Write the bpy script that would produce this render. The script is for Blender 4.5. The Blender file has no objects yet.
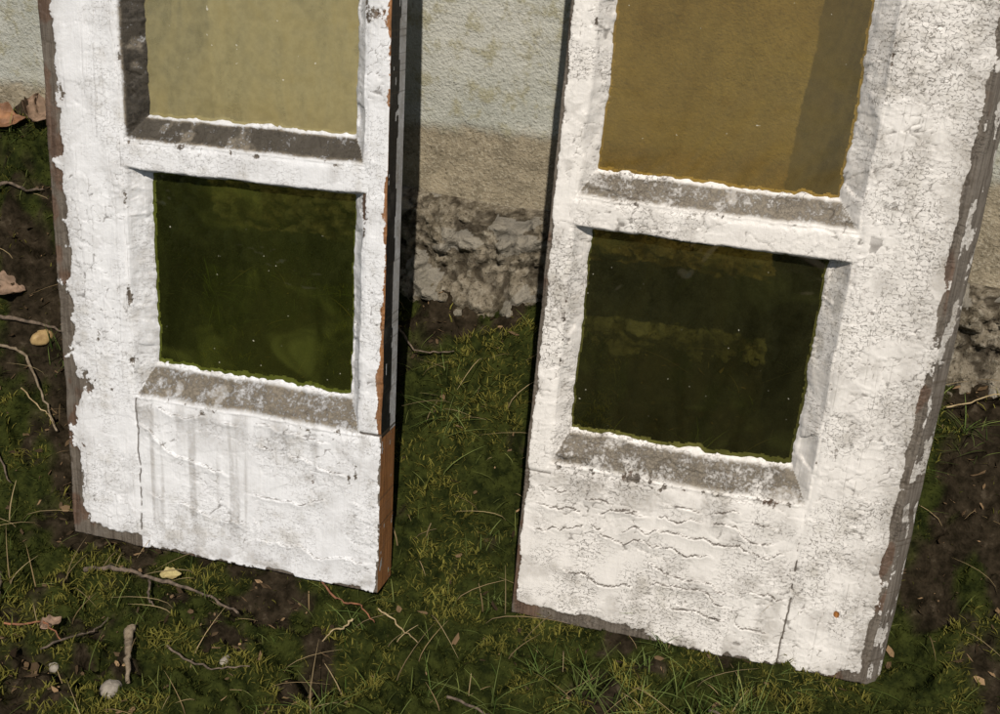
import bpy, numpy as np, math, random
from mathutils import Matrix, Vector
rng=np.random.default_rng(7); random.seed(7)
S=bpy.context.scene
# ---------------- noise helpers ----------------
TAB=rng.random((8,256,256))
def vn(x,y,s=0):
    t=TAB[s%8]; x=x+s*17.3; y=y+s*9.1
    xi=np.floor(x).astype(int); yi=np.floor(y).astype(int); fx=x-xi; fy=y-yi
    fx=fx*fx*fx*(fx*(fx*6-15)+10); fy=fy*fy*fy*(fy*(fy*6-15)+10)
    a=t[xi&255,yi&255];b=t[(xi+1)&255,yi&255];c=t[xi&255,(yi+1)&255];d=t[(xi+1)&255,(yi+1)&255]
    return (a*(1-fx)+b*fx)*(1-fy)+(c*(1-fx)+d*fx)*fy
def fbm(x,y,s=0,o=4):
    r=0;A=.5;T=0
    x=np.asarray(x,float);y=np.asarray(y,float)
    for i in range(o):
        r=r+A*vn(x*2**i,y*2**i,s+i);T+=A;A*=.5
    return r/T
def ss(a,b,x):
    t=np.clip((x-a)/(b-a),0,1);return t*t*(3-2*t)
def cell(x,y,s=0,f2=False):
    xi=np.floor(x).astype(int); yi=np.floor(y).astype(int);best=np.full(x.shape,9.);sec=np.full(x.shape,9.);idv=np.zeros(x.shape)
    for i in(-1,0,1):
        for j in(-1,0,1):
            cx=xi+i;cy=yi+j
            px=cx+TAB[s][cx&255,cy&255];py=cy+TAB[(s+1)%8][cx&255,cy&255]
            d=np.hypot(px-x,py-y);m=d<best
            sec=np.where(m,best,np.minimum(sec,d))
            best=np.where(m,d,best);idv=np.where(m,TAB[(s+2)%8][cx&255,cy&255],idv)
    return (best,idv,sec-best) if f2 else (best,idv)
# ---------------- node helpers ----------------
def mat(name):
    m=bpy.data.materials.new(name);m.use_nodes=True
    nt=m.node_tree;nt.nodes.clear();return m,nt
class G:
    def __init__(s,nt): s.nt=nt
    def n(s,t,**k):
        n=s.nt.nodes.new(t)
        for a,v in k.items(): setattr(n,a,v)
        return n
    def put(s,sock,v):
        if isinstance(v,bpy.types.NodeSocket): s.nt.links.new(v,sock)
        elif v is not None:
            if isinstance(v,(tuple,list)) and len(v)==3 and sock.type=='RGBA': v=(*v,1)
            sock.default_value=v
    def math(s,op,a,b=None,c=None,clamp=False):
        n=s.n('ShaderNodeMath',operation=op,use_clamp=clamp)
        s.put(n.inputs[0],a);s.put(n.inputs[1],b)
        if c is not None:s.put(n.inputs[2],c)
        return n.outputs[0]
    def ss(s,x,a,b,lo=0.,hi=1.):
        n=s.n('ShaderNodeMapRange',interpolation_type='SMOOTHSTEP')
        s.put(n.inputs[0],x);n.inputs[1].default_value=a;n.inputs[2].default_value=b;n.inputs[3].default_value=lo;n.inputs[4].default_value=hi
        return n.outputs[0]
    def mix(s,f,a,b,mode='MIX'):
        n=s.n('ShaderNodeMix',data_type='RGBA',blend_type=mode)
        s.put(n.inputs[0],f);s.put(n.inputs[6],a);s.put(n.inputs[7],b);return n.outputs[2]
    def noise(s,vec,scale,detail=4,rough=.55,dist=0):
        n=s.n('ShaderNodeTexNoise');s.put(n.inputs['Vector'],vec)
        n.inputs['Scale'].default_value=scale;n.inputs['Detail'].default_value=detail;n.inputs['Roughness'].default_value=rough;n.inputs['Distortion'].default_value=dist
        return n.outputs[0]
    def vor(s,vec,scale,feature='F1'):
        n=s.n('ShaderNodeTexVoronoi',feature=feature);s.put(n.inputs['Vector'],vec);n.inputs['Scale'].default_value=scale
        return n.outputs[0]
    def vmap(s,vec,sc,loc=(0,0,0)):
        n=s.n('ShaderNodeMapping');s.put(n.inputs[0],vec);n.inputs['Scale'].default_value=sc;n.inputs['Location'].default_value=loc;return n.outputs[0]
    def obj(s): return s.n('ShaderNodeTexCoord').outputs['Object']
    def bump(s,h,dist,strength=1):
        n=s.n('ShaderNodeBump');s.put(n.inputs['Height'],h);n.inputs['Distance'].default_value=dist;n.inputs['Strength'].default_value=strength;return n.outputs[0]
    def out(s,col,rough=.7,normal=None,spec=.3):
        p=s.n('ShaderNodeBsdfPrincipled');s.put(p.inputs['Base Color'],col);s.put(p.inputs['Roughness'],rough)
        p.inputs['Specular IOR Level'].default_value=spec
        if normal is not None:s.put(p.inputs['Normal'],normal)
        o=s.n('ShaderNodeOutputMaterial');s.nt.links.new(p.outputs[0],o.inputs[0]);return p
    def dif(s,col,normal=None):
        p=s.n('ShaderNodeBsdfDiffuse');s.put(p.inputs[0],col)
        if normal is not None:s.put(p.inputs['Normal'],normal)
        o=s.n('ShaderNodeOutputMaterial');s.nt.links.new(p.outputs[0],o.inputs[0]);return p
# ---------------- mesh helper ----------------
def mkmesh(name,co,faces,material,smooth=True,attrs=None,parent=None):
    me=bpy.data.meshes.new(name);co=np.asarray(co,np.float32);faces=np.asarray(faces,np.int32)
    n=faces.shape[1]
    me.vertices.add(len(co));me.vertices.foreach_set('co',co.ravel())
    me.loops.add(faces.size);me.loops.foreach_set('vertex_index',faces.ravel())
    me.polygons.add(len(faces));me.polygons.foreach_set('loop_start',np.arange(0,faces.size,n,dtype=np.int32))
    me.update(calc_edges=True)
    me.polygons.foreach_set('use_smooth',np.full(len(faces),smooth))
    for k,v in (attrs or {}).items():
        a=me.attributes.new(k,'FLOAT_COLOR','POINT');v=np.asarray(v,np.float32)
        a.data.foreach_set('color',np.concatenate([v,np.ones((len(v),1),np.float32)],1).ravel())
    me.materials.append(material);me.validate()
    o=bpy.data.objects.new(name,me);S.collection.objects.link(o)
    if parent:o.parent=parent
    return o
def gridfaces(nu,nv,mask=None,flip=False):
    i,j=np.meshgrid(np.arange(nu-1),np.arange(nv-1),indexing='ij')
    a=i*nv+j;f=np.stack([a,a+nv,a+nv+1,a+1],-1).reshape(-1,4)
    if mask is not None:f=f[mask.ravel()]
    if flip:f=f[:,::-1]
    return f
# ---------------- camera ----------------
fpx=1208.62
cam=bpy.data.cameras.new('camera');co=bpy.data.objects.new('camera',cam);S.collection.objects.link(co)
cam.sensor_width=36;cam.lens=36*fpx/1000;cam.clip_start=.02;cam.clip_end=500
CR=Matrix.Rotation(.2506,4,'Z')@Matrix.Rotation(1.0154,4,'X')@Matrix.Rotation(.0536,4,'Z')
co.matrix_world=Matrix.Translation((.2120,-1.1025,.7947))@CR
S.camera=co
# ---------------- light ----------------
az=math.radians(-15);el=math.radians(47)
w=bpy.data.worlds.new('World');S.world=w;w.use_nodes=True
wn=w.node_tree;bg=wn.nodes['Background'];sk=wn.nodes.new('ShaderNodeTexSky');sk.sky_type='NISHITA';sk.sun_disc=False
sk.sun_elevation=el;sk.sun_rotation=math.pi+az;wn.links.new(sk.outputs[0],bg.inputs[0]);bg.inputs[1].default_value=.05
sd=Vector((-math.sin(az)*math.cos(el),-math.cos(az)*math.cos(el),math.sin(el)))
sl=bpy.data.lights.new('sun','SUN');sl.energy=4.2;sl.angle=math.radians(.5);sl.color=(1,.92,.80)
so=bpy.data.objects.new('sun',sl);S.collection.objects.link(so);so.rotation_euler=sd.to_track_quat('Z','Y').to_euler();so.location=(2,-6,6)
S.view_settings.view_transform='Standard';S.view_settings.look='None';S.view_settings.exposure=0
# ---------------- materials ----------------
def paint_mat(name,paint,crk):
    m,nt=mat(name);g=G(nt);ob=g.obj()
    A=g.n('ShaderNodeAttribute',attribute_name='mask');T=g.n('ShaderNodeAttribute',attribute_name='tint')
    sp=g.n('ShaderNodeSeparateColor');g.put(sp.inputs[0],A.outputs['Color'])
    r_,g_,b_=sp.outputs
    nf=g.noise(ob,330,3,.65);nm=g.noise(ob,60,3,.6);nl=g.noise(ob,14,2,.6)
    wear=g.ss(g.math('ADD',r_,g.math('MULTIPLY',g.math('SUBTRACT',nf,.5),.5)),.45,.52)
    cb=g.n('ShaderNodeCombineXYZ');g.put(cb.inputs[0],g.math('MULTIPLY',nm,.03));g.put(cb.inputs[1],0.0);g.put(cb.inputs[2],g.math('MULTIPLY',nf,.006))
    dv=g.n('ShaderNodeVectorMath',operation='ADD');g.put(dv.inputs[0],cb.outputs[0]);g.put(dv.inputs[1],ob)
    vd=g.vor(g.vmap(dv.outputs[0],(1.0,.3,1.6)),190,'DISTANCE_TO_EDGE')
    ck=g.math('MULTIPLY',g.ss(vd,.0,.055,1,0),g.math('MULTIPLY',g.math('MULTIPLY',g.ss(nl,.42,.56),g.ss(nf,.42,.56)),crk))
    grain=g.noise(g.vmap(ob,(420,420,22)),1,3,.7)
    pc=g.mix(g.ss(nm,.3,.7),paint,tuple(c*.91 for c in paint))
    pc=g.mix(g.ss(grain,.54,.75,0,.22),pc,(.42,.40,.36))
    pc=g.mix(g.ss(g.math('MULTIPLY',nl,nm),.27,.42,0,.30),pc,(.42,.39,.33))
    pc=g.mix(g.math('MULTIPLY',ck,.75),pc,(.20,.165,.13))
    gr=g.ss(g.math('ADD',g.math('MULTIPLY',nf,.5),g.math('MULTIPLY',nm,.5)),.34,.60,.40,1.15)
    dirt=g.math('MULTIPLY',g_,gr,None,True)
    dcol=g.mix(g.ss(g.math('ADD',g.math('MULTIPLY',nf,.6),g.math('MULTIPLY',nm,.4)),.38,.62),(.035,.028,.020),(.215,.185,.145))
    pc=g.mix(dirt,pc,dcol)
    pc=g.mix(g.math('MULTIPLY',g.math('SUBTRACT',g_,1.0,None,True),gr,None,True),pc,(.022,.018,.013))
    wood=g.mix(g.ss(grain,.3,.7,.0,.75),T.outputs['Color'],g.mix(1.0,T.outputs['Color'],(.3,.27,.25),'MULTIPLY'))
    wood=g.mix(g.ss(nm,.5,.7,0,.5),wood,g.mix(.5,T.outputs['Color'],(.13,.12,.105)))
    c=g.mix(wear,pc,wood)
    c=g.mix(g.ss(b_,.25,.8,0,.92),c,(.06,.045,.032))
    h=g.math('ADD',g.math('MULTIPLY',nf,.32),g.math('MULTIPLY',nm,.15))
    h=g.math('SUBTRACT',h,g.math('MULTIPLY',ck,.45))
    h=g.math('ADD',h,g.math('MULTIPLY',grain,.40))
    g.out(c,g.math('ADD',.42,g.math('MULTIPLY',dirt,.3)),g.bump(h,.0012),.4)
    return m
paintL=paint_mat('peeling_white_paint_cool',(.74,.75,.78),.45)
paintR=paint_mat('peeling_white_paint_warm',(.74,.715,.69),1.0)
def glass_mat(name,tint,tint2,film,filmfac,sc=9,edge=1.2,moss_or_reflection=None):
    m,nt=mat(name);g=G(nt);ob=g.obj()
    n1=g.noise(ob,sc,3,.6,.8);n3=g.noise(ob,260,1);n2=g.noise(ob,120,3,.7);ns=g.noise(g.vmap(ob,(22,1,7)),1,3,.6,1.5)
    tr=g.n('ShaderNodeBsdfTransparent');g.put(tr.inputs[0],g.mix(g.ss(n1,.35,.65),tint,tint2))
    df=g.n('ShaderNodeBsdfDiffuse')
    spk=g.ss(n3,.79,.82)
    fc=g.mix(g.ss(n2,.3,.7),film,tuple(c*.78 for c in film))
    fc=g.mix(g.ss(ns,.45,.7,0,.45),fc,tuple(c*q for c,q in zip(film,(.62,.56,.40))))
    if moss_or_reflection: fc=g.mix(g.ss(n1,.50,.68,0,.8),fc,moss_or_reflection)  # lighter green blotches: reflection of mossy ground painted into the film colour
    g.put(df.inputs[0],g.mix(spk,fc,(.5,.48,.4)))
    f=g.math('ADD',g.math('MULTIPLY',g.ss(ns,.3,.7,.7,edge),filmfac),g.math('MULTIPLY',spk,.4),clamp=True)
    m1=g.n('ShaderNodeMixShader');g.put(m1.inputs[0],f);g.put(m1.inputs[1],tr.outputs[0]);g.put(m1.inputs[2],df.outputs[0])
    gl=g.n('ShaderNodeBsdfGlossy');gl.inputs['Roughness'].default_value=.06
    g.put(gl.inputs['Normal'],g.bump(n1,.0025))
    fr=g.n('ShaderNodeFresnel');fr.inputs[0].default_value=1.6
    m2=g.n('ShaderNodeMixShader');g.put(m2.inputs[0],fr.outputs[0]);g.put(m2.inputs[1],m1.outputs[0]);g.put(m2.inputs[2],gl.outputs[0])
    o=g.n('ShaderNodeOutputMaterial');g.put(o.inputs[0],m2.outputs[0]);return m
gLu=glass_mat('dusty_pale_yellow_glass',(.86,.79,.54),(.78,.70,.42),(.44,.385,.20),.55)
gLl=glass_mat('dark_mossy_glass_painted_reflection',(.62,.66,.28),(.46,.50,.19),(.050,.058,.014),.30,14,1.5,(.11,.125,.025))  # last colour paints the mossy ground's reflection onto the pane
gRu=glass_mat('dusty_amber_glass',(.80,.65,.30),(.64,.49,.19),(.24,.175,.055),.38,6)
gRl=glass_mat('grimy_dark_glass_painted_reflection',(.54,.54,.28),(.38,.39,.18),(.045,.045,.018),.28,10,1.5,(.08,.085,.025))  # grimy film, plus a painted green ground reflection as last colour
def simple(name,c1,c2,scale,rough=.8,bd=.001):
    m,nt=mat(name);g=G(nt);ob=g.obj();n=g.noise(ob,scale,4,.6)
    g.out(g.mix(g.ss(n,.3,.7),c1,c2),rough,g.bump(n,bd),.25);return m
backwood=simple('weathered_back_wood',(.16,.12,.09),(.06,.05,.04),60)
# ---------------- window builder ----------------
W=.3227;T=.036
def build_window(k,origin,lean,yaw,roll,length,paint,glassU,glassLw):
    sgn=1 if k==0 else -1
    root=bpy.data.objects.new('wooden_window_sash',None);S.collection.objects.link(root)
    root.matrix_world=Matrix.Translation(origin)@Matrix.Rotation(yaw,4,'Z')@Matrix.Rotation(-lean,4,'X')@Matrix.Rotation(roll,4,'Y')
    st=.0011
    su=np.concatenate([np.linspace(-T,-.0015,19),np.linspace(0,W,294),np.linspace(W+.0015,W+T,15)])
    sv=np.concatenate([np.linspace(-T,-.0015,13),np.arange(0,.61,st),np.linspace(.61,length,int((length-.61)/.004))])
    U0,V0=np.meshgrid(su,sv,indexing='ij');U=np.clip(U0,0,W);V=np.maximum(V0,0)
    ex=np.maximum(np.maximum(-U0,U0-W),-V0);ex=np.maximum(ex,0)
    sd=k*3+1;o5=k*50
    uw=U+(fbm(V*20+o5,U*8,sd)-.5)*.0045+(fbm(V*90+o5,U*60,sd+1)-.5)*.0012
    vw=V+(fbm(U*20,V*8+o5,sd+2)-.5)*.004+(fbm(U*90,V*60+o5,sd+3)-.5)*.0012
    a=.0763;bb=W-.0210
    Tm=np.full(U.shape,-9.);side=np.zeros(U.shape,int);pane=np.zeros(U.shape,int)
    top=length-.055
    glasses=[(.157,.376,.031),(.400,.780,.021),(.805,top,.021)]
    for i,(v0,v1,sb) in enumerate(glasses):
        cand=np.stack([(uw-a)/.017,(bb-uw)/.0125,(vw-v0)/sb,(v1-vw)/.004])
        t=cand.min(0);q=cand.argmin(0)
        m=t>Tm;Tm=np.where(m,t,Tm);side=np.where(m,q,side);pane=np.where(m,i,pane)
    flk=fbm(U*70+o5,V*70,sd+4,4)
    tn=Tm+((flk-.5)*.34-.12*ss(.6,.75,flk))*ss(.4,1,Tm)
    D=.0155
    w=np.where(tn<=0,0,D*np.clip(tn,0,1)**.85)
    w=np.where(tn>1,D+np.clip((tn-1)/.1,0,1)*.0030,w)
    w+=.0012*np.exp(-(np.minimum(Tm,0)*.016/.0025)**2)*(Tm<=0)
    w+=(fbm(U*18,V*9+o5,sd,3)-.5)*.0014+(fbm(U*90,V*70+o5,sd+1,3)-.5)*.0005
    crk=np.zeros(U.shape)
    n1=fbm(U*45,V*45+o5,sd+2,5);n2=fbm(U*170,V*110+o5,sd+3,4);n3=fbm(U*12,V*12+o5,sd+5,3)
    nz=.55*n1+.45*n2
    j1=a+.001+(fbm(V*60,V*0+o5,2)-.5)*.004
    crk=np.maximum(crk,np.exp(-((U-j1)/.0009)**2)*(V<.157)*(.35+.65*ss(.4,.5,n2)))
    j2=(.160 if k==0 else .150)+(fbm(U*60,U*0,3)-.5)*.003
    crk=np.maximum(crk,np.exp(-((V-j2)/.0014)**2)*(U>bb-.003*k)*(1-.3*k))
    for uj in (a-.004,bb+.004):
        crk=np.maximum(crk,np.exp(-((U-uj-(fbm(V*90,V*0,5)-.5)*.003)/.0008)**2)*(V>.374)*(V<.403)*.55*ss(.38,.5,n2))
    if k==0: CR=[(.108,.078,.17,.012,-.35),(.148,.08,.27,.006,-.02),(.085,.19,.30,.010,.05),(.05,.09,.2,.012,-.1),(.03,.2,.31,.008,0),(.125,.2,.29,.010,-.1)]
    else: CR=[(.128,.10,.30,.012,.05),(.109,.09,.26,.016,0),(.092,.15,.31,.014,0),(.074,.08,.2,.012,.08),(.120,.21,.31,.010,-.08),(.056,.12,.28,.012,0),(.139,.1,.2,.006,0),(.035,.09,.18,.008,.1)]
    lip=np.zeros(U.shape)
    for i,(cv,u0,u1,amp,sl_) in enumerate(CR):
        line=cv+(fbm(U*34+i*7.7,U*0+i*3.1+o5,4,5)-.5)*amp*2.6+(U-(u0+u1)/2)*sl_
        env=ss(u0-.008,u0+.008,U)*(1-ss(u1-.008,u1+.008,U))*ss(.25,.4,vn(U*60+i*5,U*0+i*2+o5,5))
        d=V-line
        crk=np.maximum(crk,np.exp(-(d/.0008)**2)*env*(.68 if k==0 else .95)*(.5+n2))
        lip+=.0020*env*np.exp(-np.abs(d)/.005)*np.where(d<0,1,.1)
    for i in range(6):
        uc=.018+i*.011;line=uc+(fbm(V*9+i*4.4,V*0+i+o5,5,5)-.5)*.016
        env=ss(.50,.60,vn(V*14+i*3.3,V*0+i*2.2+o5,6))
        crk=np.maximum(crk,np.exp(-((U-line)/.0008)**2)*env*.5);lip+=.0009*env*np.exp(-np.abs(U-line)/.004)
    wx=(fbm(U*26,V*26,2)-.5)*1.6+(fbm(U*110,V*110,4)-.5)*.5;wy=(fbm(U*26,V*26,3)-.5)*1.6+(fbm(U*110,V*110,5)-.5)*.5
    pd,pid,pe=cell(U*70+wx,V*115+o5+wy,(k*2+1)%6,True)
    pd2,pid2,pe2=cell(U*30+wx*.6,V*52+o5+wy*.6,(k*2+2)%6,True)
    area=ss(.46,.58,fbm(U*13,V*9+o5,6,3)+(.03 if k else -.07)+.07*k*(U<a))
    area=np.where(Tm>0,np.maximum(area,.55*(side!=2)),area)
    brk=ss(.40,.52,n2)
    al=np.maximum(ss(.15,.0,pe)*area*brk*.62,ss(.06,.0,pe2)*ss(.40,.52,n1)*brk*(.60 if k else .40))
    crk=np.maximum(crk,al)
    w-=((pid-.5)*.0003*area+(pid2-.5)*.0006*ss(.4,.55,n3)+.0004*area*ss(.25,.08,pe))
    w-=lip
    w+=crk*.0014
    inr=(Tm>0)
    w+=np.where(inr,((pid2-.5)*.0030+(n1-.5)*.005)*ss(0,.3,Tm)*(1-ss(.85,1.,Tm)),0)
    if k==1:
        w-=.006*np.exp(-(((U-.287)/.010)**2+((V-.170)/.005)**2))*(.6+.8*n2)
    rim=np.exp(-(np.abs(Tm)*.016/.003)**2)
    F=.05+.55*(nz-.5)*2
    F+=1.0*np.exp(-(U/(.0145 if k==0 else .0075))**4)*((.54 if k==0 else .44)+1.0*(n1-.25))
    F+=(.26 if k==0 else .12)*np.exp(-(U/.026)**2)*ss(.45,.6,n1)
    F+=.50*np.exp(-(V/.005)**2)+.45*np.exp(-((W-U)/.003)**2)
    if k==1:
        F+=1.1*np.exp(-((V-.0)/.013)**4)*ss(.17,.25,U)+.35*np.exp(-((W-U)/.006)**2)
        F+=1.2*np.exp(-(((U-.036)/.0028)**2+((V-.064)/.0035)**2))
        F+=.45*np.exp(-((V)/.012)**2)*np.exp(-(U/.025)**2)
    else:
        F+=1.0*np.exp(-(V/.013)**4)*(U<.076)*ss(.008,.02,U)
        F+=.6*np.exp(-((W-U)/.007)**2)*ss(.15,.19,V)*(1-ss(.26,.3,V))*n1*1.6
    F+=rim*.26
    F+=(.20 if k==0 else .13)*ss(.60,.75,n3)
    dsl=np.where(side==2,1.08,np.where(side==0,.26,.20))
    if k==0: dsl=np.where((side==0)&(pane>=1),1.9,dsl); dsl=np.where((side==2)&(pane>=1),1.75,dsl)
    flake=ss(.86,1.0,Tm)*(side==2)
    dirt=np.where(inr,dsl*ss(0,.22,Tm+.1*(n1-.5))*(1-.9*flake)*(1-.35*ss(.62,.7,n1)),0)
    dirt=np.maximum(dirt,.30*ss(.48,.75,n1)*(1 if k else .6))
    dirt=np.maximum(dirt,.6*np.exp(-(U/.024)**2)*n1*1.5)
    dirt=np.maximum(dirt,.5*np.exp(-(V/.02)**2)*ss(.4,.6,n1))
    under=np.exp(-((V-.145)/.02)**2)*ss(.45,.65,fbm(U*40,V*5+o5,3))*(U>a)*(V<.158)
    dirt=np.maximum(dirt,under*.45)
    if k==0: # rain streaks running down the bottom rail
        rs=ss(.54,.68,fbm(U*110,V*4,4,3))*ss(.0,.05,V)*(V<.15)*(U>.09)*(U<.20);dirt=np.maximum(dirt,rs*.40)
    bare=ss(.46,.56,F)
    w=np.where(ex<=0,w+bare*.0010,w)
    tint=np.empty(U.shape+(3,));tint[:]=(.15,.128,.105)
    red=ss(.64,.70,fbm(U*30,V*20+o5,6))[...,None];tint=tint*(1-red)+np.array((.13,.085,.06))*red
    if k==1:
        sp=np.exp(-(((U-.036)/.006)**2+((V-.064)/.006)**2))[...,None];tint=tint*(1-sp)+np.array((.42,.17,.04))*sp
    else:
        sp=(np.exp(-((W-U)/.009)**2)*(V>.158))[...,None];tint=tint*(1-sp)+np.array((.32,.15,.06))*sp
    right=U0>W;left=U0<0;bot=V0<0
    F=np.where(left|right|bot,.95+.2*(nz-.5),F)
    tint[left]=(.17,.15,.13);tint[bot]=(.13,.085,.055)
    nw=fbm(V*50+o5,ex*200,2)
    if k==0:
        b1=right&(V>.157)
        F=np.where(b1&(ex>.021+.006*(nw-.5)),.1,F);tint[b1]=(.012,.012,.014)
        tint[right&(V<=.157)]=(.40,.18,.07)
        F=np.where(right&(nw>.76),.2,F)
    else:
        tint[right]=(.085,.06,.045);F=np.where(left,.64+1.5*(nw-.5),F)
    dirt=np.where(left|right|bot,.45,dirt)
    w=np.where(ex>0,w*np.clip(1-ex/.006,0,1)+ex,w)
    chip=(np.exp(-(U/.004)**2)*(fbm(V*24+o5,V*0,1,5)-.35)*.0035-np.exp(-((W-U)/.004)**2)*(fbm(V*30+o5,V*0,2,5)-.4)*.002)*np.clip(1-ex/.02,0,1)
    chipv=np.exp(-(V/.004)**2)*(fbm(U*28+o5,U*0,3,5)-.35)*.0045*np.clip(1-ex/.02,0,1)
    X=U+chip;Z=V+chipv
    if k==1:
        X=X-np.where(left,np.minimum(ex,.014)*.95+(nw-.5)*.002*ss(0,.004,ex),0)
    P=np.stack([sgn*X,w,Z],-1).reshape(-1,3)
    nu,nv=U.shape
    tmn=np.minimum(np.minimum(tn[:-1,:-1],tn[1:,1:]),np.minimum(tn[1:,:-1],tn[:-1,1:]))
    um=.5*(U0[:-1,:-1]+U0[1:,1:]);vm=.5*(V0[:-1,:-1]+V0[1:,1:])
    keep=~(tmn>1.12)&~(((um<0)|(um>W))&(vm<0))
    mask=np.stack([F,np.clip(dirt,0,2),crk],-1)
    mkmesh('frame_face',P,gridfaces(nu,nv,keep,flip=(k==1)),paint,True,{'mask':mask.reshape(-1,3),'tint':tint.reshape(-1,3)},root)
    def box(nm,u0,u1,v0,v1,w0,w1,mt):
        c=[(sgn*u,ww,v) for u in(u0,u1) for ww in(w0,w1) for v in(v0,v1)]
        f=[(0,1,3,2),(4,6,7,5),(0,4,5,1),(2,3,7,6),(0,2,6,4),(1,5,7,3)]
        return mkmesh(nm,c,f,mt,False,parent=root)
    box('stile_back',.0045-.012*k,.084,.0055,length-.001,.0195,T-.0006,backwood)
    box('stile_back',W-.028,W-.003,.0055,length-.001,.0195,T-.0006,backwood)
    box('bottom_rail_back',.0842,W-.0282,.0058,.176,.0198,T-.0009,backwood)
    box('glazing_bar_back',.0842,W-.0282,.380,.408,.0198,T-.006,backwood)
    box('glazing_bar_back',.0842,W-.0282,.784,.812,.0198,T-.006,backwood)
    box('top_rail_back',.0842,W-.0282,top+.004,length-.0014,.0198,T-.0009,backwood)
    box('top_end',.001,W-.001,length-.003,length+.0004,.004,T-.001,backwood)
    for i,(v0,v1,sb) in enumerate(glasses):
        c=[(sgn*u,.0168,v) for u,v in((a+.006,v0+.006),(bb-.004,v0+.006),(bb-.004,v1-.001),(a+.006,v1-.001))]
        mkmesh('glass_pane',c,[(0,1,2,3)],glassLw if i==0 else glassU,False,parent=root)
    return root
wL=build_window(0,(-.4189,-.3126,-.0105),.2075,-.0097,-.0490,1.30,paintL,gLu,gLl)
wR=build_window(1,(.3499,-.2777,-.0002),.2075,.0296,-.0144,1.17,paintR,gRu,gRl)
# ---------------- wall ----------------
m,nt=mat('old_concrete_wall');g=G(nt);ob=g.obj()
sx=g.n('ShaderNodeSeparateXYZ');g.put(sx.inputs[0],ob)
n1=g.noise(ob,6,3,.6);n2=g.noise(ob,45,3,.65);n3=g.noise(ob,300,2,.7);n4=g.noise(g.vmap(ob,(30,1,4)),1,3,.6)
zz=g.math('ADD',sx.outputs[2],g.math('MULTIPLY',g.math('SUBTRACT',n2,.5),.03))
zz=g.math('ADD',zz,g.math('MULTIPLY',sx.outputs[0],-.05))
up=g.ss(zz,.345,.362)
low=g.mix(g.ss(n2,.35,.65),(.32,.275,.20),(.21,.18,.13));low=g.mix(g.ss(n3,.52,.66,0,.6),low,(.42,.38,.30));low=g.mix(g.ss(n3,.40,.30,0,.7),low,(.10,.085,.06))
hi=g.mix(g.ss(n1,.35,.65),(.47,.47,.43),(.37,.38,.34));hi=g.mix(g.ss(n2,.48,.66,0,.75),hi,(.30,.28,.18));hi=g.mix(g.ss(n3,.52,.7,0,.5),hi,(.56,.56,.52));hi=g.mix(g.ss(n3,.40,.32,0,.5),hi,(.22,.20,.15));hi=g.mix(g.ss(n4,.5,.7,0,.4),hi,(.30,.29,.21))
c=g.mix(up,low,hi)
g.dif(c,g.bump(g.math('ADD',g.math('ADD',n3,g.math('MULTIPLY',n2,1.2)),g.math('MULTIPLY',up,.5)),.0018))
wallm=m
xs=np.concatenate([np.linspace(-5,-.9,30),np.linspace(-.88,.75,300),np.linspace(.8,5,30)]);zs=np.concatenate([np.linspace(-.1,.2,6),np.linspace(.21,.62,100),np.linspace(.65,2.2,30)])
X,Z=np.meshgrid(xs,zs,indexing='ij');Y=(fbm(X*6,Z*6,1)-.5)*.006+(fbm(X*60,Z*60,2)-.5)*.002
P=np.stack([X,Y,Z],-1).reshape(-1,3);F=gridfaces(len(xs),len(zs))
nb=len(P);P=np.concatenate([P,[(-5,0,2.2),(5,0,2.2),(5,.2,2.2),(-5,.2,2.2),(-5,.2,-.1),(5,.2,-.1)]]);F=np.concatenate([F,[(nb,nb+1,nb+2,nb+3),(nb+3,nb+2,nb+5,nb+4)]])
mkmesh('concrete_wall',P,F,wallm)
# ---------------- footing ----------------
m,nt=mat('rough_rubble_concrete');g=G(nt);ob=g.obj()
n1=g.noise(ob,30,3,.6);n2=g.noise(ob,170,3,.75);pt=g.n('ShaderNodeAttribute',attribute_name='hgt')
hs=g.n('ShaderNodeSeparateColor');g.put(hs.inputs[0],pt.outputs['Color'])
c=g.mix(g.ss(n1,.35,.65),(.225,.195,.15),(.13,.11,.08));c=g.mix(g.ss(n2,.5,.66,0,.6),c,(.33,.30,.245));c=g.mix(g.ss(n2,.45,.35,0,.8),c,(.05,.042,.03))
c=g.mix(g.ss(hs.outputs[0],.18,.45,.85,0),c,(.03,.024,.017));c=g.mix(g.ss(hs.outputs[1],.7,.8,0,.5),c,(.28,.265,.235))
c=g.mix(g.ss(g.math('ADD',hs.outputs[2],g.math('MULTIPLY',n1,.5)),.62,.88,0,.85),c,(.055,.050,.022))
g.dif(c,g.bump(g.math('ADD',n2,n1),.004))
footm=m
xs=np.arange(-1.0,.9,.0025);sv=np.linspace(0,1,105)
X,Q=np.meshgrid(xs,sv,indexing='ij')
Y0=-.002-.030*ss(0,.14,Q)-.022*ss(.28,.42,Q)-.02*ss(.5,.75,Q);Z0=.272-.012*ss(0,.14,Q)-.24*np.clip((Q-.12)/.88,0,1)
xx=X+(fbm(X*25,Z0*25,3)-.5)*.03;qq=Q*.26
d1,i1=cell(xx*54,qq*58,1);d2,i2=cell(xx*110,qq*115,3);d3,i3=cell(xx*190,qq*200,4)
lump=ss(.75,.2,d1)*(i1*.85+.15);lump2=ss(.75,.2,d2)*i2;lump3=ss(.7,.1,d3)*i3
hh=.46*lump+.32*lump2+.18*lump3+.25*fbm(X*60,Q*20,2,5);amp=ss(0,.06,Q)
Y=Y0-amp*(hh-.3)*.026+(fbm(X*9,Z0*9,3)-.5)*.03*amp;Zf=Z0+amp*(hh-.35)*.010+(fbm(X*9,X*0,3)-.5)*.014
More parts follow.
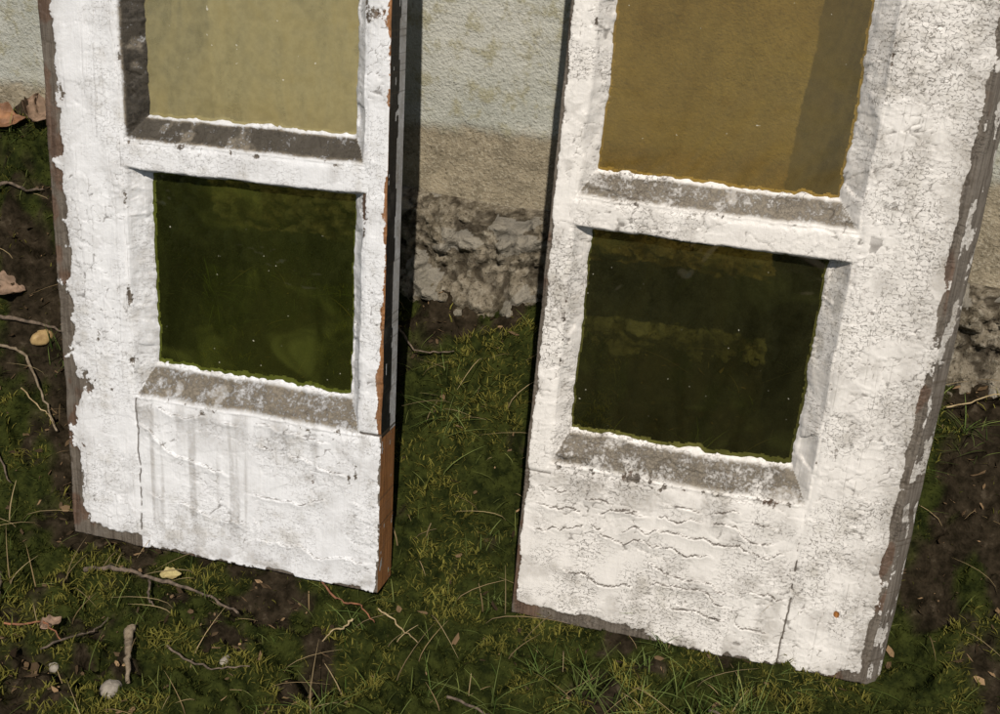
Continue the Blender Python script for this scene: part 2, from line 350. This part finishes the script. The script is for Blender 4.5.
mkmesh('rubble_footing',np.stack([X,Y,Zf],-1).reshape(-1,3),gridfaces(len(xs),len(sv),flip=True),footm,True,{'hgt':np.stack([hh,i1,Q],-1).reshape(-1,3)})
# ---------------- ground ----------------
def gz(x,y,fine=True):
    x=np.asarray(x,float);y=np.asarray(y,float)
    H=.208+.09*ss(-.42,-.60,x)
    z=H*ss(-.33,-.02,y)**1.15-.016
    z=z+.015*ss(-.4,-.55,x)*ss(-.4,-.2,y)
    near=1-.6*np.exp(-((y+.30)/.03)**2)
    z=z+((fbm(x*11,y*11,1,3)-.5)*.046+(fbm(x*38,y*38,2,3)-.5)*.032)*near
    z=z-.065*np.exp(-(((x+.12)/.035)**2+((y+.385)/.02)**2))-.02*np.exp(-(((x+.22)/.10)**2+((y+.335)/.02)**2))
    d,i=cell(x*50,y*50,2);z=z+.011*ss(.7,.1,d)*i*near
    if fine: z=z+(fbm(x*130,y*130,4,3)-.5)*.010
    return z
def gax(lo,hi,st,far):
    c=np.arange(lo,hi,st);e=[];s=st;p=hi
    while p<far: s*=1.25;p+=s;e.append(p)
    l=[];s=st;p=lo
    while p>-far: s*=1.25;p-=s;l.append(p)
    return np.array(l[::-1]+list(c)+e)
xs=gax(-.85,.7,.003,60);ys=gax(-.62,.05,.003,60)
X,Y=np.meshgrid(xs,ys,indexing='ij');Z=gz(X,Y)
Z=np.where(Y>.3,-.02,Z)
def mossmask(x,y):
    v=fbm(x*9+3,y*9,3,4)*.55+fbm(x*34+3,y*34,5,3)*.45
    v=v+.05*ss(-.15,.1,x)-.07*ss(-.30,-.15,y)*ss(-.2,.1,x)
    return ss(.40,.49,v)
Mo=mossmask(X,Y)
m,nt=mat('mossy_soil');g=G(nt);ob=g.obj();at=g.n('ShaderNodeAttribute',attribute_name='moss_or_reflection');hs=g.n('ShaderNodeSeparateColor');g.put(hs.inputs[0],at.outputs['Color'])
n1=g.noise(ob,70,3,.7)
soil=g.mix(g.ss(n1,.3,.7),(.010,.008,.005),(.034,.026,.017));soil=g.mix(g.ss(n1,.6,.72,0,.5),soil,(.08,.065,.046))
mos=g.mix(g.ss(n1,.3,.7),(.009,.012,.004),(.034,.040,.010))
g.dif(g.mix(hs.outputs[0],soil,mos),g.bump(n1,.005))
mkmesh('mossy_ground',np.stack([X,Y,Z],-1).reshape(-1,3),gridfaces(len(xs),len(ys)),m,True,{'moss_or_reflection':np.stack([Mo,Mo,Mo],-1).reshape(-1,3)})
# ---------------- moss + grass ----------------
m,nt=mat('moss_and_grass_blades');g=G(nt);at=g.n('ShaderNodeAttribute',attribute_name='col');g.dif(at.outputs['Color']);bladem=m
def blades(x,y,length,width,lean,seg,colA,colB,zoff=0,drop=.3,mod=None):
    n=len(x);z=gz(x,y)+zoff;a=rng.random(n)*2*np.pi
    dx,dy=np.cos(a),np.sin(a);wx,wy=-dy,dx
    co=[];cl=[]
    t=np.linspace(0,1,seg+1)
    r=rng.random((n,1)) if mod is None else np.clip(mod[:,None]+rng.normal(0,.2,(n,1)),0,1)
    base=colA*(1-r)+colB*r
    base=base*(.6+.8*rng.random((n,1)))
    for ti in t:
        h=length*(ti-drop*ti*ti*lean);ho=length*lean*ti**1.6
        ww=width*(1-ti**1.5)*.5+width*.06
        cx=x+dx*ho;cy=y+dy*ho;cz=z+h
        for s in(-1,1):
            co.append(np.stack([cx+wx*ww*s,cy+wy*ww*s,cz],-1));cl.append(base*(.35+.85*ti))
    m_=2*(seg+1);co=np.stack(co,1).reshape(-1,3);cl=np.stack(cl,1).reshape(-1,3)
    b=np.arange(n)[:,None]*m_;F=[]
    for i in range(seg):
        F.append(b+np.array([2*i,2*i+1,2*i+3,2*i+2]))
    return co,np.stack(F,1).reshape(-1,4),cl
def scatter(n,x0,x1,y0,y1):
    return rng.uniform(x0,x1,n),rng.uniform(y0,y1,n)
parts=[]
x,y=scatter(210000,-.9,.75,-.65,.0);mm=mossmask(x,y)*1.0+.05
k=rng.random(len(x))<mm;x=x[k];y=y[k];n=len(x)
tone=ss(.38,.66,fbm(x*22,y*22,2,4))
parts.append(blades(x,y,rng.uniform(.0025,.0070,n)*(.6+.8*tone),rng.uniform(.0009,.0018,n),rng.uniform(.3,1.3,n),2,np.array([.024,.031,.008]),np.array([.150,.138,.032]),-.001,mod=tone))
x,y=scatter(40000,-1.6,1.4,-1.5,-.6);n=len(x)
parts.append(blades(x,y,rng.uniform(.006,.014,n),rng.uniform(.0015,.003,n),rng.uniform(.3,1.3,n),2,np.array([.04,.06,.010]),np.array([.10,.11,.02]),-.001))
cx_,cy_=scatter(900,-.85,.72,-.62,-.03)
dn=.05+ss(.50,.66,fbm(cx_*8,cy_*8,6,3))*(.05+.5*ss(-.15,.05,cx_))+.30*np.exp(-(((cx_+.03)/.09)**2+((cy_+.2)/.14)**2))+.8*np.exp(-(((cx_-.24)/.24)**2+((cy_+.36)/.06)**2))
k=rng.random(len(cx_))<dn*.62;cx_=cx_[k];cy_=cy_[k]
nb_=rng.integers(4,26,len(cx_));tx=np.repeat(cx_,nb_);ty=np.repeat(cy_,nb_);n=len(tx)
x=tx+rng.normal(0,.006,n);y=ty+rng.normal(0,.006,n);ls=np.repeat(rng.uniform(.5,1.25,len(cx_)),nb_)
parts.append(blades(x,y,rng.uniform(.014,.042,n)*ls,rng.uniform(.0006,.0014,n),rng.uniform(.2,1.7,n),5,np.array([.045,.080,.018]),np.array([.18,.215,.07]),-.002,.35))
x,y=scatter(2600,-.9,.75,-.65,-.02);k=(rng.random(len(x))<mossmask(x,y));x=x[k];y=y[k];n=len(x)
parts.append(blades(x,y,rng.uniform(.008,.026,n),rng.uniform(.0006,.0011,n),rng.uniform(.3,1.7,n),4,np.array([.05,.08,.018]),np.array([.17,.19,.06]),-.001,.35))
x,y=scatter(520,-.9,.75,-.62,-.05);n=len(x)
parts.append(blades(x,y,rng.uniform(.012,.045,n),rng.uniform(.0006,.0012,n),rng.uniform(1.0,2.2,n),5,np.array([.24,.17,.09]),np.array([.38,.30,.17]),.001,.4))
off=0;C=[];Fs=[];L_=[]
for c_,f_,l_ in parts: C.append(c_);Fs.append(f_+off);L_.append(l_);off+=len(c_)
mkmesh('moss_and_grass',np.concatenate(C),np.concatenate(Fs),bladem,True,{'col':np.concatenate(L_)})
# ---------------- litter: tiny bark/leaf crumbs, one object ----------------
n=8000;x,y=scatter(n,-.9,.75,-.62,-.04);k=rng.random(n)<(1.1-mossmask(x,y))*.9+.05;x=x[k];y=y[k];n=len(x)
z=gz(x,y)+.002;L1=.0015+.006*rng.random(n)**2.5;L2=L1*rng.uniform(.12,.6,n);aa=rng.random(n)*6.283;ti=rng.normal(0,.6,n);tj=rng.normal(0,.6,n)
cc=[];jit=rng.uniform(.55,1.15,(6,n))
for q_,(p,q,b) in enumerate(((-1,-.1,0),(-.45,-.9,.3),(.4,-.8,.1),(1,.1,.4),(.35,.9,.0),(-.5,.8,.3))):
    p=p*jit[q_];q=q*jit[q_]
    px=p*L1*np.cos(aa)-q*L2*np.sin(aa);py=p*L1*np.sin(aa)+q*L2*np.cos(aa)
    cc.append(np.stack([x+px,y+py,z+p*L1*ti*.6+q*L2*tj+b*L2],-1))
cc=np.stack(cc,1).reshape(-1,3);r=rng.random((n,1))**2;colr=(np.array([.035,.025,.016])*(1-r)+np.array([.24,.16,.09])*r)*(.5+rng.random((n,1)))
b=np.arange(n)[:,None]*6;lf=np.stack([b+np.array([0,1,2,3]),b+np.array([0,3,4,5])],1).reshape(-1,4)
mkmesh('leaf_litter',cc,lf,bladem,False,{'col':np.repeat(colr,6,0)})
# ---------------- individual debris ----------------
bark=simple('twig_bark',(.16,.12,.09),(.05,.04,.03),180,.8,.001)
bark2=simple('pale_twig_bark',(.26,.21,.15),(.12,.09,.06),180,.8,.001)
redbark=simple('red_brown_stem',(.28,.12,.06),(.12,.055,.035),150,.7,.0006)
straw=simple('dry_straw',(.42,.33,.19),(.26,.19,.10),120,.7,.0004)
leafo=simple('orange_dead_leaf',(.32,.16,.08),(.16,.085,.05),70,.65,.0015)
leafp=simple('brown_dead_leaf',(.28,.19,.135),(.14,.095,.065),80,.7,.0015)
leafy=simple('yellow_dead_leaf',(.42,.36,.17),(.28,.22,.10),80,.6,.001)
stone=simple('pebble_stone',(.30,.27,.23),(.15,.13,.11),90,.8,.001)
nut=simple('tan_seed',(.42,.30,.14),(.26,.17,.08),90,.5,.0006)
def twig(pts,r,mt,lift=.004,name='fallen_twig',j=.0015):
    P=[];
    for i in range(len(pts)-1):
        for s in range(8):
            t=s/8;P.append([pts[i][0]*(1-t)+pts[i+1][0]*t,pts[i][1]*(1-t)+pts[i+1][1]*t])
    P.append(list(pts[-1]));P=np.array(P,float);n=len(P)
    P+=rng.normal(0,j*.5,P.shape);z=gz(P[:,0],P[:,1],False)
    z=np.convolve(np.pad(z,3,'edge'),np.ones(7)/7,'valid')+lift+rng.normal(0,j*.3,n)
    C=np.column_stack([P,z]);Tn=np.gradient(C,axis=0);Tn/=np.linalg.norm(Tn,axis=1)[:,None]
    A=np.cross(Tn,[0,0,1]);A/=np.linalg.norm(A,axis=1)[:,None];B=np.cross(Tn,A)
    rr=r*(1-.55*np.linspace(0,1,n))*(1+.25*rng.standard_normal(n)*.5)
    an=np.arange(7)/7*2*np.pi
    V=C[:,None]+rr[:,None,None]*(np.cos(an)[None,:,None]*A[:,None]+np.sin(an)[None,:,None]*B[:,None])
    F=[(i*7+k_,i*7+(k_+1)%7,(i+1)*7+(k_+1)%7,(i+1)*7+k_) for i in range(n-1) for k_ in range(7)]
    mkmesh(name,V.reshape(-1,3),F,mt)
def leaf(x,y,L,Wd,ang,mt,curl=.3,lift=.008,tilt=(.2,.2)):
    a,b=np.meshgrid(np.linspace(0,1,22),np.linspace(-1,1,13),indexing='ij')
    wd=np.sin(np.pi*a**.8)**.8*(1+.12*np.sin(a*19+b*2))
    X=(a-.5)*L;Y=b*wd*Wd*.5;Z=curl*L*((b*wd)**2*.5+(a-.5)**2)+(fbm(a*5+x*9,b*3,2)-.5)*L*.3-.02*L*np.exp(-(b/.15)**2)
    P=np.stack([X,Y,Z],-1).reshape(-1,3)
    o=mkmesh('dead_leaf',P,gridfaces(22,13),mt)
    o.location=(x,y,float(gz(x,y,False))+lift);o.rotation_euler=(tilt[0],tilt[1],ang)
def pebble(x,y,r,mt,sq=(1,.75,.55),name='pebble'):
    u,v=np.meshgrid(np.linspace(0,2*np.pi,25),np.linspace(0.001,np.pi-.001,15),indexing='ij')
    rr=r*(1+.22*(fbm(np.cos(u)*1.5+3+x*30,v*1.2+np.sin(u),3)-.5)*2)
    P=np.stack([rr*np.cos(u)*np.sin(v)*sq[0],rr*np.sin(u)*np.sin(v)*sq[1],rr*np.cos(v)*sq[2]],-1).reshape(-1,3)
    o=mkmesh(name,P,gridfaces(25,15,flip=True),mt);o.location=(x,y,float(gz(x,y,False))+r*.2);o.rotation_euler=(.2,.1,x*40)
twig([(-.606,-.104),(-.58,-.10),(-.56,-.087)],.0022,bark,.010)
twig([(-.60,-.185),(-.545,-.175),(-.505,-.165)],.0030,bark,.008)
twig([(-.60,-.20),(-.565,-.199),(-.538,-.188),(-.51,-.21),(-.48,-.235)],.0022,bark2,.010)
twig([(-.56,-.25),(-.535,-.262),(-.508,-.285)],.0015,bark,.008)
twig([(-.527,-.220),(-.50,-.222),(-.484,-.232)],.0009,straw,.010)
twig([(-.375,-.362),(-.34,-.358),(-.313,-.352),(-.26,-.350),(-.215,-.362)],.0026,bark,.010)
twig([(-.313,-.352),(-.30,-.375),(-.29,-.385)],.0013,bark,.009)
twig([(-.295,-.415),(-.280,-.445),(-.262,-.475)],.0042,bark2,.009)
twig([(-.165,-.300),(-.14,-.318),(-.112,-.322),(-.09,-.335)],.0012,redbark,.011)
twig([(-.112,-.335),(-.118,-.35),(-.13,-.365)],.0011,straw,.014)
twig([(-.09,-.325),(-.065,-.330),(-.045,-.345)],.0009,straw,.011)
twig([(-.40,-.45),(-.37,-.44),(-.34,-.455)],.0012,redbark,.008)
twig([(-.35,-.47),(-.33,-.44),(-.32,-.41)],.0012,bark,.008)
twig([(-.44,-.40),(-.42,-.43),(-.41,-.47)],.0020,bark,.008)
twig([(-.25,-.43),(-.20,-.44),(-.17,-.43)],.0011,bark,.008)
twig([(.38,-.10),(.42,-.085),(.50,-.06)],.0008,straw,.02)
twig([(.0,-.40),(.05,-.41),(.10,-.40)],.0014,bark,.009)
twig([(.22,-.36),(.27,-.37),(.31,-.36)],.0013,bark,.008)
twig([(-.16,-.10),(-.13,-.12),(-.09,-.11)],.0014,bark,.010)
leaf(-.630,-.045,.05,.034,.6,leafo,.35,.012,(.5,.2));leaf(-.600,-.028,.045,.032,2.0,leafp,.4,.016,(.6,-.3))
leaf(-.566,-.165,.040,.028,.3,leafp,.4,.012,(.35,.2))
leaf(-.299,-.337,.020,.013,.5,leafy,.4,.010,(.3,.1))
leaf(-.36,-.44,.022,.014,1.2,leafp,.4,.009)
pebble(-.525,-.175,.010,nut,(1.2,.8,.8),'fallen_nut');pebble(-.278,-.478,.011,stone);pebble(-.40,-.47,.008,stone);pebble(.10,-.41,.007,stone);pebble(-.20,-.42,.006,stone);pebble(-.34,-.47,.006,stone)
